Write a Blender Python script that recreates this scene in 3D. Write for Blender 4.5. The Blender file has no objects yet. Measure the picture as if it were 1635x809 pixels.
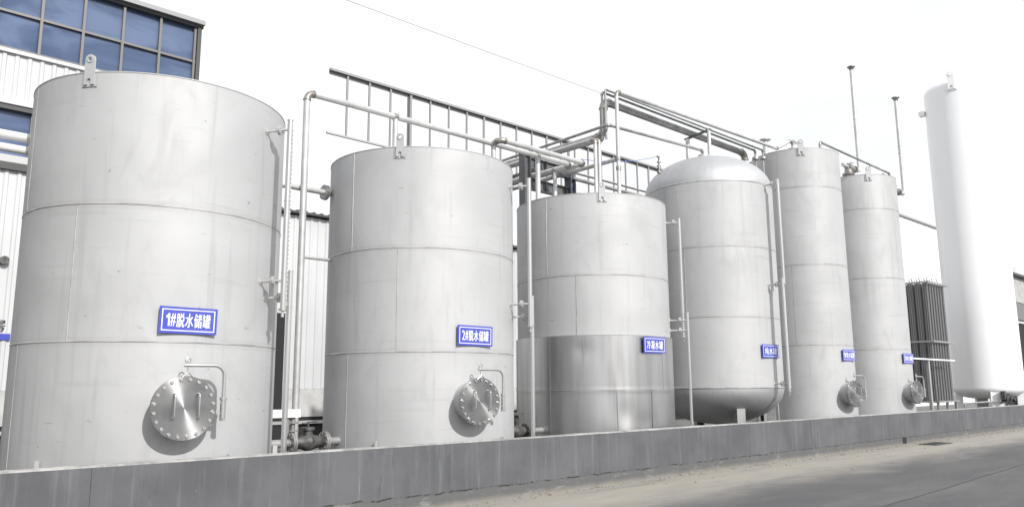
import bpy, bmesh, math, random
from mathutils import Vector, Matrix, noise
random.seed(7)
R = math.radians
sc = bpy.context.scene
col = sc.collection

# ------------------------------------------------------------------ camera, sky, sun, exposure
CAM_H = 1.6
F, P, RO, A = 1274.4, R(9.554), R(-0.369), R(46.41)
_up = Vector((math.sin(RO) * math.cos(P), -math.cos(RO) * math.cos(P), math.sin(P)))
_z = Vector((0, 0, 1))
_h = (_z - _up * _z.dot(_up)).normalized()
_r = _up.cross(_h)
if _r.x < 0: _r = -_r
_X = math.cos(A) * _h + math.sin(A) * _r
_Y = math.sin(A) * _h - math.cos(A) * _r
ax = lambda i: Vector((_X[i], _Y[i], _up[i]))
cr, cu, cf = ax(0), -ax(1), ax(2)
cam = bpy.data.objects.new('camera', bpy.data.cameras.new('camera'))
col.objects.link(cam)
cam.matrix_world = Matrix(((cr.x, cu.x, -cf.x, 0), (cr.y, cu.y, -cf.y, 0), (cr.z, cu.z, -cf.z, CAM_H), (0, 0, 0, 1)))
cam.data.sensor_width = 36
cam.data.lens = 36 * F / 1635
cam.data.clip_start = 0.1
cam.data.clip_end = 2000
sc.camera = cam

SUN_AZ, SUN_EL = R(-97), R(33)
to_sun = Vector((math.cos(SUN_EL) * math.cos(SUN_AZ), math.cos(SUN_EL) * math.sin(SUN_AZ), math.sin(SUN_EL)))
w = bpy.data.worlds.new('World'); sc.world = w; w.use_nodes = True
wn, wl = w.node_tree.nodes, w.node_tree.links
bg = wn['Background']
sky = wn.new('ShaderNodeTexSky'); sky.sky_type = 'NISHITA'; sky.sun_disc = False
sky.sun_elevation = SUN_EL
sky.sun_rotation = math.pi / 2 - SUN_AZ
sky.air_density = 1.2; sky.dust_density = 4.0; sky.ozone_density = 1.0
hs = wn.new('ShaderNodeHueSaturation'); hs.inputs['Saturation'].default_value = 0.35
wl.new(sky.outputs[0], hs.inputs['Color'])
# bright thin cloud veil over the blue
tcw = wn.new('ShaderNodeTexCoord'); mpw = wn.new('ShaderNodeMapping'); mpw.inputs['Scale'].default_value = (1, 1, 3)
nw = wn.new('ShaderNodeTexNoise'); nw.inputs['Scale'].default_value = 1.6; nw.inputs['Detail'].default_value = 6; nw.inputs['Roughness'].default_value = 0.55
rw = wn.new('ShaderNodeMapRange'); rw.inputs[1].default_value = 0.3; rw.inputs[2].default_value = 0.6; rw.inputs[3].default_value = 0.72; rw.inputs[4].default_value = 0.97
mw = wn.new('ShaderNodeMix'); mw.data_type = 'RGBA'; mw.inputs[7].default_value = (7.3, 7.4, 7.55, 1)
wl.new(tcw.outputs['Generated'], mpw.inputs[0]); wl.new(mpw.outputs[0], nw.inputs['Vector']); wl.new(nw.outputs[0], rw.inputs[0])
wl.new(rw.outputs[0], mw.inputs[0]); wl.new(hs.outputs[0], mw.inputs[6]); wl.new(mw.outputs[2], bg.inputs['Color'])
bg.inputs['Strength'].default_value = 0.15
sun = bpy.data.objects.new('sun', bpy.data.lights.new('sun', 'SUN'))
sun.data.energy = 3.6; sun.data.angle = R(1.1); sun.data.color = (1.0, 0.982, 0.958)
sun.rotation_euler = to_sun.to_track_quat('Z', 'Y').to_euler()
sun.location = (0, -5, 30)
col.objects.link(sun)
sc.view_settings.view_transform = 'Standard'; sc.view_settings.look = 'None'
sc.view_settings.exposure = 0.08; sc.view_settings.gamma = 1.0
sc.view_settings.use_curve_mapping = False

# ------------------------------------------------------------------ materials
def mat(name, base, rough=0.5, metal=0.0, spec=0.5):
    m = bpy.data.materials.new(name); m.use_nodes = True
    b = m.node_tree.nodes['Principled BSDF']
    b.inputs['Base Color'].default_value = (*base, 1); b.inputs['Roughness'].default_value = rough
    b.inputs['Metallic'].default_value = metal; b.inputs['Specular IOR Level'].default_value = spec
    return m
class N:
    """small node-graph writer"""
    def __init__(s, m):
        s.m = m; s.t = m.node_tree; s.b = s.t.nodes['Principled BSDF']
        tc = s.t.nodes.new('ShaderNodeTexCoord'); s.co = tc.outputs['Object']
    def new(s, k): return s.t.nodes.new(k)
    def link(s, a, b): s.t.links.new(a, b)
    def per_object(s):
        oi = s.new('ShaderNodeObjectInfo'); mu = s.new('ShaderNodeMath'); mu.operation = 'MULTIPLY'; mu.inputs[1].default_value = 37
        s.link(oi.outputs['Random'], mu.inputs[0])
        va = s.new('ShaderNodeVectorMath'); va.operation = 'ADD'
        s.link(s.co, va.inputs[0]); s.link(mu.outputs[0], va.inputs[1]); s.co = va.outputs[0]
    def noise(s, scale, stretch=(1, 1, 1), detail=5, rough=0.55, dist=0.0, off=(0, 0, 0)):
        mp = s.new('ShaderNodeMapping'); mp.inputs['Scale'].default_value = stretch; mp.inputs['Location'].default_value = off
        n = s.new('ShaderNodeTexNoise'); n.inputs['Scale'].default_value = scale; n.inputs['Detail'].default_value = detail
        n.inputs['Roughness'].default_value = rough; n.inputs['Distortion'].default_value = dist
        s.link(s.co, mp.inputs[0]); s.link(mp.outputs[0], n.inputs['Vector']); return n.outputs[0]
    def ramp(s, v, a, b, lo=0.0, hi=1.0):
        r = s.new('ShaderNodeMapRange'); r.interpolation_type = 'SMOOTHSTEP'
        for i, x in enumerate((a, b, lo, hi)): r.inputs[i + 1].default_value = x
        s.link(v, r.inputs[0]); return r.outputs[0]
    def math(s, op, a, b=None):
        m = s.new('ShaderNodeMath'); m.operation = op
        for i, x in enumerate((a, b)):
            if x is None: continue
            if isinstance(x, (int, float)): m.inputs[i].default_value = x
            else: s.link(x, m.inputs[i])
        return m.outputs[0]
    def mix(s, f, a, b, mode='MIX'):
        m = s.new('ShaderNodeMix'); m.data_type = 'RGBA'; m.blend_type = mode
        for i, x in ((0, f), (6, a), (7, b)):
            if isinstance(x, (int, float)): m.inputs[i].default_value = x
            elif isinstance(x, tuple): m.inputs[i].default_value = (*x, 1)
            else: s.link(x, m.inputs[i])
        return m.outputs[2]
    def sep(s):
        x = s.new('ShaderNodeSeparateXYZ'); s.link(s.co, x.inputs[0]); return x.outputs
    def color(s, c): s.link(c, s.b.inputs['Base Color'])
    def rough(s, c): s.link(c, s.b.inputs['Roughness'])
    def bump(s, h, strength=0.3, dist=0.02):
        b = s.new('ShaderNodeBump'); b.inputs['Strength'].default_value = strength; b.inputs['Distance'].default_value = dist
        s.link(h, b.inputs['Height']); s.link(b.outputs[0], s.b.inputs['Normal'])

def shell_material(name, base, metal=0.5, dark=1.0):
    m = mat(name, base, 0.5, metal, 0.25); n = N(m); n.per_object()
    k = lambda f: tuple(c * f for c in base)
    big = n.noise(0.7, (1, 1, 1.3), 4, 0.5, 0.6)
    c = n.mix(n.ramp(big, 0.3, 0.7), k(0.93), k(1.03))
    patch = n.noise(1.7, (1, 1, 0.5), 6, 0.62, 0.8, (5, 2, 8))
    c = n.mix(n.ramp(patch, 0.54, 0.70, 0, 0.38), c, k(0.8))
    streak = n.noise(5.0, (1.6, 1.6, 0.09), 4, 0.6, 0.0, (3, 1, 0))
    c = n.mix(n.ramp(streak, 0.54, 0.72, 0, 0.5), c, k(0.78))
    band = n.noise(2.2, (0.35, 0.35, 5.0), 3, 0.5, 0.3, (9, 4, 0))
    c = n.mix(n.ramp(band, 0.60, 0.74, 0, 0.45), c, k(0.82))
    scuff = n.noise(3.4, (0.9, 0.9, 5.5), 5, 0.7, 0.5, (1, 7, 3))
    c = n.mix(n.ramp(scuff, 0.665, 0.71, 0, 0.6), c, k(0.42))
    spot = n.noise(7.0, (1, 1, 1.8), 3, 0.6, 0.2, (13, 1, 3))
    c = n.mix(n.ramp(spot, 0.705, 0.76, 0, 0.7), c, k(0.33))
    n.color(c)
    n.rough(n.ramp(patch, 0.3, 0.7, 0.54, 0.66))
    wav = n.noise(1.1, (1, 1, 0.8), 2, 0.4)
    fine = n.noise(60, (1, 1, 0.3), 2, 0.5)
    n.bump(n.math('ADD', wav, n.math('MULTIPLY', fine, 0.004)), 0.35, 0.06)
    return m
M = {}
M['shell'] = shell_material('satin stainless', (0.482, 0.483, 0.486), 0.2)
M['band'] = shell_material('ground weld zone', (0.462, 0.462, 0.464), 0.22)
M['dome'] = shell_material('satin stainless head', (0.52, 0.525, 0.535), 0.75)
M['weld'] = mat('weld bead', (0.40, 0.39, 0.375), 0.42, 0.35)
n_ = N(M['weld']); n_.color(n_.mix(n_.ramp(n_.noise(3, (1, 1, 1), 4, 0.6), 0.35, 0.65), (0.34, 0.335, 0.33), (0.50, 0.497, 0.495)))
M['clad'] = mat('bright cladding sheet', (0.62, 0.62, 0.625), 0.34, 0.9)
n_ = N(M['clad'])
n_.color(n_.mix(n_.ramp(n_.noise(3.5, (1.5, 1.5, 0.10), 3, 0.6), 0.4, 0.75), (0.50, 0.50, 0.505), (0.40, 0.398, 0.395)))
n_.rough(n_.ramp(n_.noise(1.6, (1, 1, 0.2), 2, 0.5, 0, (4, 4, 1)), 0.35, 0.7, 0.30, 0.42))
n_.bump(n_.noise(1.9, (1, 1, 0.12), 0, 0.5, 0.3), 0.3, 0.05)
M['pipe'] = mat('galvanised pipe', (0.58, 0.575, 0.56), 0.42, 0.35)
n_ = N(M['pipe']); n_.color(n_.mix(n_.ramp(n_.noise(2.2, (1, 1, 1), 5, 0.65), 0.4, 0.68), (0.57, 0.57, 0.565), (0.46, 0.455, 0.445)))
M['pipe_dull'] = mat('weathered pipe', (0.33, 0.325, 0.315), 0.5, 0.3)
n_ = N(M['pipe_dull']); n_.color(n_.mix(n_.ramp(n_.noise(2.5, (1, 1, 1), 5, 0.65), 0.38, 0.66), (0.36, 0.36, 0.355), (0.25, 0.245, 0.24)))
M['elbow'] = mat('heat tinted elbow', (0.36, 0.34, 0.315), 0.42, 0.65)
n_ = N(M['elbow']); n_.color(n_.mix(n_.ramp(n_.noise(9, (1, 1, 1), 4, 0.6), 0.35, 0.65), (0.40, 0.39, 0.37), (0.24, 0.22, 0.20)))
M['tube'] = mat('polished tube', (0.56, 0.56, 0.555), 0.28, 0.8)
M['cover'] = mat('turned steel cover', (0.60, 0.60, 0.595), 0.30, 1.0)
n_ = N(M['cover'])
tg = n_.new('ShaderNodeTangent'); tg.direction_type = 'RADIAL'; tg.axis = 'Z'
n_.b.inputs['Anisotropic'].default_value = 0.85; n_.b.inputs['Anisotropic Rotation'].default_value = 0.25
n_.link(tg.outputs[0], n_.b.inputs['Tangent'])
n_.color(n_.mix(n_.ramp(n_.noise(5, (1, 1, 1), 5, 0.6), 0.4, 0.7), (0.38, 0.38, 0.38), (0.31, 0.308, 0.305)))
M['bolt'] = mat('bolt steel', (0.5, 0.49, 0.47), 0.35, 0.9)
M['rack'] = mat('grey painted steel', (0.17, 0.175, 0.185), 0.5, 0.1)
n_ = N(M['rack']); n_.color(n_.mix(n_.ramp(n_.noise(3, (1, 1, 1), 5, 0.6), 0.4, 0.7), (0.125, 0.13, 0.14), (0.085, 0.083, 0.083)))
M['lattice'] = mat('dull angle steel', (0.30, 0.30, 0.305), 0.5, 0.2)
M['white'] = mat('white tank paint', (0.80, 0.80, 0.81), 0.32, 0.0)
n_ = N(M['white'])
c_ = n_.mix(n_.ramp(n_.noise(0.5, (1, 1, 0.3), 4, 0.6), 0.4, 0.7), (0.88, 0.88, 0.885), (0.84, 0.845, 0.855))
n_.color(n_.mix(n_.ramp(n_.noise(2.2, (2, 2, 0.1), 4, 0.6), 0.6, 0.8, 0, 0.35), c_, (0.74, 0.73, 0.71)))
M['whitepipe'] = mat('white lagged pipe', (0.74, 0.74, 0.73), 0.4)
M['sheet'] = mat('white profiled sheet', (0.72, 0.73, 0.735), 0.45)
n_ = N(M['sheet'])
c_ = n_.mix(n_.ramp(n_.noise(0.35, (1, 1, 0.6), 4, 0.6), 0.35, 0.7), (0.58, 0.585, 0.59), (0.50, 0.505, 0.51))
n_.color(n_.mix(n_.ramp(n_.noise(3, (1.5, 1.5, 0.08), 4, 0.6), 0.56, 0.8, 0, 0.5), c_, (0.42, 0.415, 0.40)))
M['plinth'] = mat('pale render', (0.42, 0.415, 0.41), 0.8)
n_ = N(M['plinth']); n_.color(n_.mix(n_.ramp(n_.noise(1.2, (1, 1, 1), 6, 0.65), 0.35, 0.7), (0.5, 0.495, 0.485), (0.37, 0.365, 0.355)))
M['trim'] = mat('grey flashing', (0.42, 0.42, 0.42), 0.45, 0.3)
M['darktrim'] = mat('dark eaves', (0.07, 0.07, 0.07), 0.6)
M['dark'] = mat('dark void paint', (0.018, 0.018, 0.019), 0.8)
M['mullion'] = mat('bronze grey mullion', (0.17, 0.165, 0.16), 0.45, 0.2)
M['glass'] = mat('blue tinted glass', (0.10, 0.165, 0.34), 0.12, 0.0, 0.55)
n_ = N(M['glass'])
n_.color(n_.mix(n_.ramp(n_.noise(0.45, (0.6, 1, 1.6), 4, 0.55, 0.8), 0.40, 0.64), (0.05, 0.08, 0.16), (0.12, 0.165, 0.275)))
n_.rough(n_.ramp(n_.noise(0.8, (1, 1, 1), 3, 0.5), 0.3, 0.7, 0.06, 0.2))
M['vapor'] = mat('oxidised aluminium fin', (0.33, 0.33, 0.335), 0.5, 0.3)
M['vframe'] = mat('dull aluminium frame', (0.36, 0.36, 0.36), 0.5, 0.4)
M['sign'] = mat('blue sign enamel', (0.055, 0.075, 0.42), 0.4)
n_ = N(M['sign']); n_.color(n_.mix(n_.ramp(n_.noise(6, (1, 1, 1), 4, 0.6), 0.4, 0.75), (0.052, 0.072, 0.43), (0.07, 0.088, 0.40)))
M['letter'] = mat('white sign paint', (0.80, 0.80, 0.80), 0.5)
M['ink'] = mat('black sign paint', (0.03, 0.03, 0.035), 0.5)
M['bluehose'] = mat('blue hose', (0.10, 0.16, 0.50), 0.45)
M['cable'] = mat('steel cable', (0.5, 0.5, 0.51), 0.5, 0.2)
M['iron'] = mat('cast iron', (0.10, 0.10, 0.10), 0.55, 0.4)
n_ = N(M['iron']); n_.color(n_.mix(n_.ramp(n_.noise(8, (1, 1, 1), 4, 0.6), 0.4, 0.65), (0.13, 0.13, 0.13), (0.05, 0.045, 0.04)))
# low wall: dark grey coating, pale runs, scuffs, a broken edge above the rough footing
M['wall'] = mat('grey coated concrete', (0.2, 0.2, 0.215), 0.7)
n_ = N(M['wall']); x_, y_, z_ = n_.sep()
c_ = n_.mix(n_.ramp(n_.noise(1.1, (1, 1, 1), 5, 0.6), 0.3, 0.7), (0.080, 0.082, 0.090), (0.116, 0.118, 0.125))
c_ = n_.mix(n_.ramp(n_.noise(3.6, (2.8, 1, 0.12), 6, 0.68), 0.50, 0.70, 0, 0.55), c_, (0.17, 0.175, 0.187))
c_ = n_.mix(n_.ramp(n_.noise(5.5, (3.0, 1, 0.13), 5, 0.7, 0.1, (7, 0, 0)), 0.665, 0.735, 0, 0.7), c_, (0.27, 0.27, 0.27))
c_ = n_.mix(n_.ramp(n_.noise(4.2, (1.8, 1, 0.3), 6, 0.72, 0.3, (2, 0, 5)), 0.56, 0.70, 0, 0.7), c_, (0.068, 0.068, 0.07))
c_ = n_.mix(n_.ramp(n_.noise(15, (1, 1, 1), 3, 0.65, 0.0, (1, 4, 0)), 0.70, 0.74, 0, 0.85), c_, (0.035, 0.035, 0.035))
c_ = n_.mix(n_.ramp(n_.noise(11, (1, 1, 0.8), 4, 0.7, 0.3, (8, 4, 6)), 0.715, 0.75, 0, 0.8), c_, (0.30, 0.30, 0.30))
edge = n_.math('ADD', z_, n_.math('MULTIPLY', n_.math('SUBTRACT', n_.noise(2.4, (1, 1, 0.2), 6, 0.7), 0.5), 0.11))
c_ = n_.mix(n_.ramp(edge, 0.185, 0.2, 0.85, 0), c_, n_.mix(n_.ramp(n_.noise(3.2, (0.7, 1, 2.6), 7, 0.75), 0.53, 0.66), (0.105, 0.105, 0.106), (0.21, 0.205, 0.195)))
crack = n_.math('MULTIPLY', n_.ramp(edge, 0.178, 0.190), n_.ramp(edge, 0.198, 0.212, 1, 0))
c_ = n_.mix(n_.math('MULTIPLY', crack, n_.ramp(n_.noise(5, (1, 1, 0.2), 5, 0.75), 0.44, 0.56)), c_, (0.03, 0.03, 0.03))
c_ = n_.mix(n_.ramp(edge, -0.03, 0.10, 0.8, 0), c_, (0.27, 0.25, 0.215))
n_.color(c_)
n_.bump(n_.math('ADD', n_.math('MULTIPLY', n_.ramp(edge, 0.18, 0.2), 0.6), n_.noise(14, (1, 1, 0.6), 5, 0.65)), 0.35, 0.012)
M['coping'] = mat('pale worn wall top', (0.52, 0.51, 0.49), 0.75)
n_ = N(M['coping']); n_.color(n_.mix(n_.ramp(n_.noise(3, (1, 1, 1), 6, 0.7), 0.35, 0.65), (0.50, 0.49, 0.475), (0.26, 0.255, 0.25)))
# ground: worn grey paving, sandy dust settled along the wall
M['road'] = mat('dusty paving', (0.15, 0.15, 0.15), 0.8)
n_ = N(M['road']); x_, y_, z_ = n_.sep()
asph = n_.mix(n_.ramp(n_.noise(0.8, (0.5, 1.4, 1), 8, 0.72), 0.3, 0.7), (0.072, 0.072, 0.076), (0.105, 0.104, 0.105))
asph = n_.mix(n_.ramp(n_.noise(0.55, (0.25, 2.2, 1), 5, 0.6, 0.2, (3, 3, 0)), 0.52, 0.72, 0, 0.6), asph, (0.145, 0.142, 0.137))
asph = n_.mix(n_.ramp(n_.noise(26, (1, 1, 1), 3, 0.7), 0.52, 0.75, 0, 0.5), asph, (0.17, 0.167, 0.163))
sand = n_.mix(n_.ramp(n_.noise(1.5, (0.4, 2.0, 1), 6, 0.68, 0.3), 0.36, 0.66), (0.33, 0.302, 0.255), (0.285, 0.274, 0.255))
sand = n_.mix(n_.ramp(n_.noise(2.3, (0.5, 1.6, 1), 6, 0.7, 0.3, (5, 9, 0)), 0.54, 0.68, 0, 0.7), sand, (0.33, 0.325, 0.315))
sand = n_.mix(n_.ramp(n_.noise(1.1, (0.3, 2.6, 1), 6, 0.7, 0.5, (1, 2, 7)), 0.55, 0.66, 0, 0.55), sand, (0.20, 0.192, 0.178))
sand = n_.mix(n_.ramp(n_.noise(30, (1, 1, 1), 3, 0.7), 0.5, 0.8, 0, 0.4), sand, (0.21, 0.195, 0.165))
lim = n_.math('ADD', y_, n_.math('MULTIPLY', n_.math('SUBTRACT', n_.noise(0.8, (0.45, 1.3, 1), 7, 0.68, 0.4), 0.5), 2.2))
n_.color(n_.mix(n_.ramp(lim, 6.1, 8.0), asph, sand))
n_.bump(n_.math('ADD', n_.noise(55, (1, 1, 1), 4, 0.75), n_.noise(3, (1, 1, 1), 4, 0.6)), 0.5, 0.012)
M['yard'] = mat('yard concrete', (0.13, 0.128, 0.122), 0.85)
M['crack'] = mat('tar joint', (0.05, 0.05, 0.05), 0.8)

# ------------------------------------------------------------------ mesh builder
class MB:
    def __init__(s): s.v, s.f, s.mi, s.cur = [], [], [], 0
    def add(s, vs, fs):
        o = len(s.v); s.v += [tuple(v) for v in vs]
        for f in fs: s.f.append(tuple(i + o for i in f)); s.mi.append(s.cur)
        return s
    def box(s, x0, x1, y0, y1, z0, z1):
        return s.add([(x, y, z) for z in (z0, z1) for y in (y0, y1) for x in (x0, x1)],
                     [(0, 2, 3, 1), (4, 5, 7, 6), (0, 1, 5, 4), (1, 3, 7, 5), (3, 2, 6, 7), (2, 0, 4, 6)])
    def obox(s, c, a, b, d):
        """box with half-axis vectors a, b, d"""
        c, a, b, d = map(Vector, (c, a, b, d))
        if a.cross(b).dot(d) < 0: a = -a
        return s.add([c + a * i + b * j + d * k for k in (-1, 1) for j in (-1, 1) for i in (-1, 1)],
                     [(0, 2, 3, 1), (4, 5, 7, 6), (0, 1, 5, 4), (1, 3, 7, 5), (3, 2, 6, 7), (2, 0, 4, 6)])
    def bar(s, p, q, wd, dp, upv=(0, 0, 1)):
        p, q = Vector(p), Vector(q); d = (q - p); a = d.cross(Vector(upv)).normalized(); b = a.cross(d).normalized()
        return s.obox((p + q) / 2, d / 2, a * wd / 2, b * dp / 2)
    def tube(s, pts, r, n=12, caps=True):
        pts = [Vector(p) for p in pts]; m = len(pts); rs = r if isinstance(r, (list, tuple)) else [r] * m
        t0 = (pts[1] - pts[0]).normalized()
        a = t0.orthogonal().normalized(); o = len(s.v); vs, fs = [], []
        for i, p in enumerate(pts):
            t = (pts[min(i + 1, m - 1)] - pts[max(i - 1, 0)]).normalized()
            a = (a - t * a.dot(t)).normalized(); b = t.cross(a)
            for k in range(n):
                c, q = math.cos(2 * math.pi * k / n), math.sin(2 * math.pi * k / n)
                vs.append(p + (a * c + b * q) * rs[i])
        for i in range(m - 1):
            for k in range(n):
                k2 = (k + 1) % n; fs.append((i * n + k, i * n + k2, (i + 1) * n + k2, (i + 1) * n + k))
        if caps: fs.append(tuple(range(n - 1, -1, -1))); fs.append(tuple((m - 1) * n + k for k in range(n)))
        return s.add(vs, fs)
    def cyl(s, p, q, r, n=16, r2=None): return s.tube([p, q], [r, r if r2 is None else r2], n)
    def lathe(s, prof, n=96, c=(0, 0), cap0=False, cap1=False, a0=0.0, a1=2 * math.pi):
        full = abs(a1 - a0 - 2 * math.pi) < 1e-6; k = n if full else n + 1; vs, fs = [], []
        for r, z in prof:
            for i in range(k):
                a = a0 + (a1 - a0) * i / n
                vs.append((c[0] + r * math.cos(a), c[1] + r * math.sin(a), z))
        for j in range(len(prof) - 1):
            for i in range(n):
                i2 = (i + 1) % k; fs.append((j * k + i, j * k + i2, (j + 1) * k + i2, (j + 1) * k + i))
        if cap0: fs.append(tuple(range(k - 1, -1, -1)))
        if cap1: fs.append(tuple((len(prof) - 1) * k + i for i in range(k)))
        return s.add(vs, fs)
    def build(s, name, mats, parent=None, sharp=38, mx=None, origin=None):
        me = bpy.data.meshes.new(name)
        off = Vector(origin) if origin is not None else Vector((0, 0, 0))
        me.from_pydata([tuple(Vector(v) - off) for v in s.v], [], s.f); me.update()
        for m in (mats if isinstance(mats, (list, tuple)) else [mats]): me.materials.append(m)
        me.polygons.foreach_set('material_index', s.mi)
        me.polygons.foreach_set('use_smooth', [True] * len(me.polygons))
        me.set_sharp_from_angle(angle=R(sharp))
        o = bpy.data.objects.new(name, me); col.objects.link(o)
        if parent is not None: o.parent = parent
        if mx is not None: o.matrix_local = mx
        elif origin is not None and parent is None: o.location = off
        return o

def tag(o, label=None, cat=None, group=None, kind=None):
    if label: o['label'] = label
    if cat: o['category'] = cat
    if group: o['group'] = group
    if kind: o['kind'] = kind
    return o
def thing(name, label, cat, loc=(0, 0, 0), group=None):
    o = bpy.data.objects.new(name, None); o.empty_display_size = 0.3; col.objects.link(o); o.location = loc
    return tag(o, label, cat, group)
def put(mb, name, m, parent, **k):
    """world-space mesh under a thing whose Empty sits at parent.location"""
    return mb.build(name, m, parent, origin=parent.location, **k)
def dup(o, parent, mx=None):
    c = o.copy(); col.objects.link(c); c.parent = parent
    if mx is not None: c.matrix_local = mx
    return c

def text_obj(name, body, m, parent, width, height, mx=None, depth=0.003, bold=0.0):
    """lettering as one mesh; every character is fitted to its own narrow cell"""
    ww = [0.42 if ch == '1' else 0.55 if ch.isdigit() else 0.62 if ord(ch) < 128 else 1.0 for ch in body]
    gap = 0.13; tot = sum(ww) + gap * (len(body) - 1); k_ = width / tot; x = -width / 2
    bm = bmesh.new()
    for ch, cw in zip(body, ww):
        cu_ = bpy.data.curves.new('t', 'FONT'); cu_.body = ch; cu_.size = 1.0; cu_.resolution_u = 3
        to = bpy.data.objects.new('t', cu_); col.objects.link(to)
        dg = bpy.context.evaluated_depsgraph_get(); dg.update()
        me = bpy.data.meshes.new_from_object(to.evaluated_get(dg)); bpy.data.objects.remove(to); bpy.data.curves.remove(cu_)
        if ch == '1':
            me.clear_geometry(); me.from_pydata([(0.42, 0, 0), (0.74, 0, 0), (0.74, 1.5, 0), (0.46, 1.5, 0), (0.42, 1.06, 0), (0.42, 1.42, 0), (0.0, 1.22, 0), (0.0, 0.92, 0)], [], [(0, 1, 2, 3, 5, 4), (4, 5, 6, 7)]); me.update()
        xs = [v.co.x for v in me.vertices]; ys = [v.co.y for v in me.vertices]
        x0, x1, y0, y1 = min(xs), max(xs), min(ys), max(ys); w_ = cw * k_; h_ = height * (0.9 if ord(ch) < 128 and ch != '-' else 1.0 if ch != '-' else 0.15)
        for q, (dx, dy) in enumerate(((0, 0), (1, 0), (-1, 0))):
            bm.verts.ensure_lookup_table(); n0 = len(bm.verts); bm.from_mesh(me); bm.verts.ensure_lookup_table()
            for v in bm.verts[n0:]:
                v.co.x = x + w_ / 2 + (v.co.x - (x0 + x1) / 2) * w_ / (x1 - x0) + dx * bold; v.co.y = (v.co.y - (y0 + y1) / 2) * h_ / (y1 - y0); v.co.z = depth + q * 0.00025
        bpy.data.meshes.remove(me); x += w_ + gap * k_
    r = bmesh.ops.extrude_face_region(bm, geom=bm.faces[:])
    for g in r['geom']:
        if isinstance(g, bmesh.types.BMVert): g.co.z = 0.0
    bmesh.ops.recalc_face_normals(bm, faces=bm.faces)
    me = bpy.data.meshes.new(name); bm.to_mesh(me); bm.free(); me.materials.append(m)
    o = bpy.data.objects.new(name, me); col.objects.link(o); o.parent = parent
    if mx is not None: o.matrix_local = mx
    return o

def plate(outline, holes, depth):
    """extruded outline with holes -> MB (xy plane, z 0..depth)"""
    bm = bmesh.new(); es = []
    for loop in [outline] + holes:
        vs = [bm.verts.new((x, y, 0)) for x, y in loop]
        es += [bm.edges.new((vs[i], vs[(i + 1) % len(vs)])) for i in range(len(vs))]
    bmesh.ops.triangle_fill(bm, edges=es, use_beauty=True, use_dissolve=False)
    r = bmesh.ops.extrude_face_region(bm, geom=bm.faces[:])
    for g in r['geom']:
        if isinstance(g, bmesh.types.BMVert): g.co.z = depth
    bmesh.ops.recalc_face_normals(bm, faces=bm.faces)
    bm.verts.index_update(); mb = MB(); mb.add([v.co[:] for v in bm.verts], [[v.index for v in f.verts] for f in bm.faces]); bm.free()
    return mb

def frame(ang, rad, z):
    """local frame on a tank's side: x to the right, y up, z outwards (relative to the tank's base centre)"""
    a = R(ang); n = Vector((math.cos(a), math.sin(a), 0)); t = Vector((-n.y, n.x, 0)); o = n * rad
    return Matrix(((t.x, 0, n.x, o.x), (t.y, 0, n.y, o.y), (0, 1, 0, z), (0, 0, 0, 1)))

def bent(pts, br):
    """split a polyline into straight runs and elbow arcs"""
    pts = [Vector(p) for p in pts]; runs, arcs = [], []; cur = pts[0]
    for i in range(1, len(pts) - 1):
        p = pts[i]; d0 = (p - pts[i - 1]).normalized(); d1 = (pts[i + 1] - p).normalized(); ang = d0.angle(d1)
        t = br * math.tan(ang / 2); s_, e_ = p - d0 * t, p + d1 * t
        cc = s_ + ((d1 - d0 * d0.dot(d1)).normalized()) * br
        axn = d0.cross(d1).normalized(); arc = []
        for k in range(9): arc.append(cc + Matrix.Rotation(ang * k / 8, 3, axn) @ (s_ - cc))
        runs.append((cur, s_)); arcs.append(arc); cur = e_
    runs.append((cur, pts[-1])); return runs, arcs

def flange(mb, c, d, r, th=0.03, nb=8):
    c, d = Vector(c), Vector(d).normalized()
    mb.cyl(c - d * th, c - d * 0.003, r, 20); mb.cyl(c + d * 0.003, c + d * th, r, 20)
    a = d.orthogonal().normalized(); b = d.cross(a)
    for k in range(nb):
        q = c + (a * math.cos(6.283 * k / nb) + b * math.sin(6.283 * k / nb)) * r * 0.8
        mb.cyl(q - d * (th + 0.016), q + d * (th + 0.016), r * 0.1, 6)

def pipe_parts(t, paths, m='pipe', elbow='elbow', flanges=(), clamps=()):
    for pts, r in paths:
        runs, arcs = bent(pts, max(r * 2.2, 0.05))
        for p, q in runs: put(MB().cyl(p, q, r, 14), 'pipe', M[m], t)
        for arc in arcs:
            e = MB().tube(arc, r * 1.1, 14)
            for pp, qq in ((arc[0], arc[1]), (arc[-1], arc[-2])):
                d = (qq - pp).normalized(); e.cyl(pp - d * 0.012, pp + d * 0.012, r * 1.22, 14)
            put(e, 'elbow', M[elbow], t)
    for c, d, r in flanges:
        mb = MB(); flange(mb, c, d, r); put(mb, 'flange', M['bolt'], t)
    for c, d, r in clamps:
        c, d = Vector(c), Vector(d).normalized(); put(MB().cyl(c - d * 0.04, c + d * 0.04, r, 14), 'coupling', M['elbow'], t)
def pipes(name, label, cat, base, paths, group=None, **k):
    t = thing(name, label, cat, base, group); pipe_parts(t, paths, **k); return t

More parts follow.
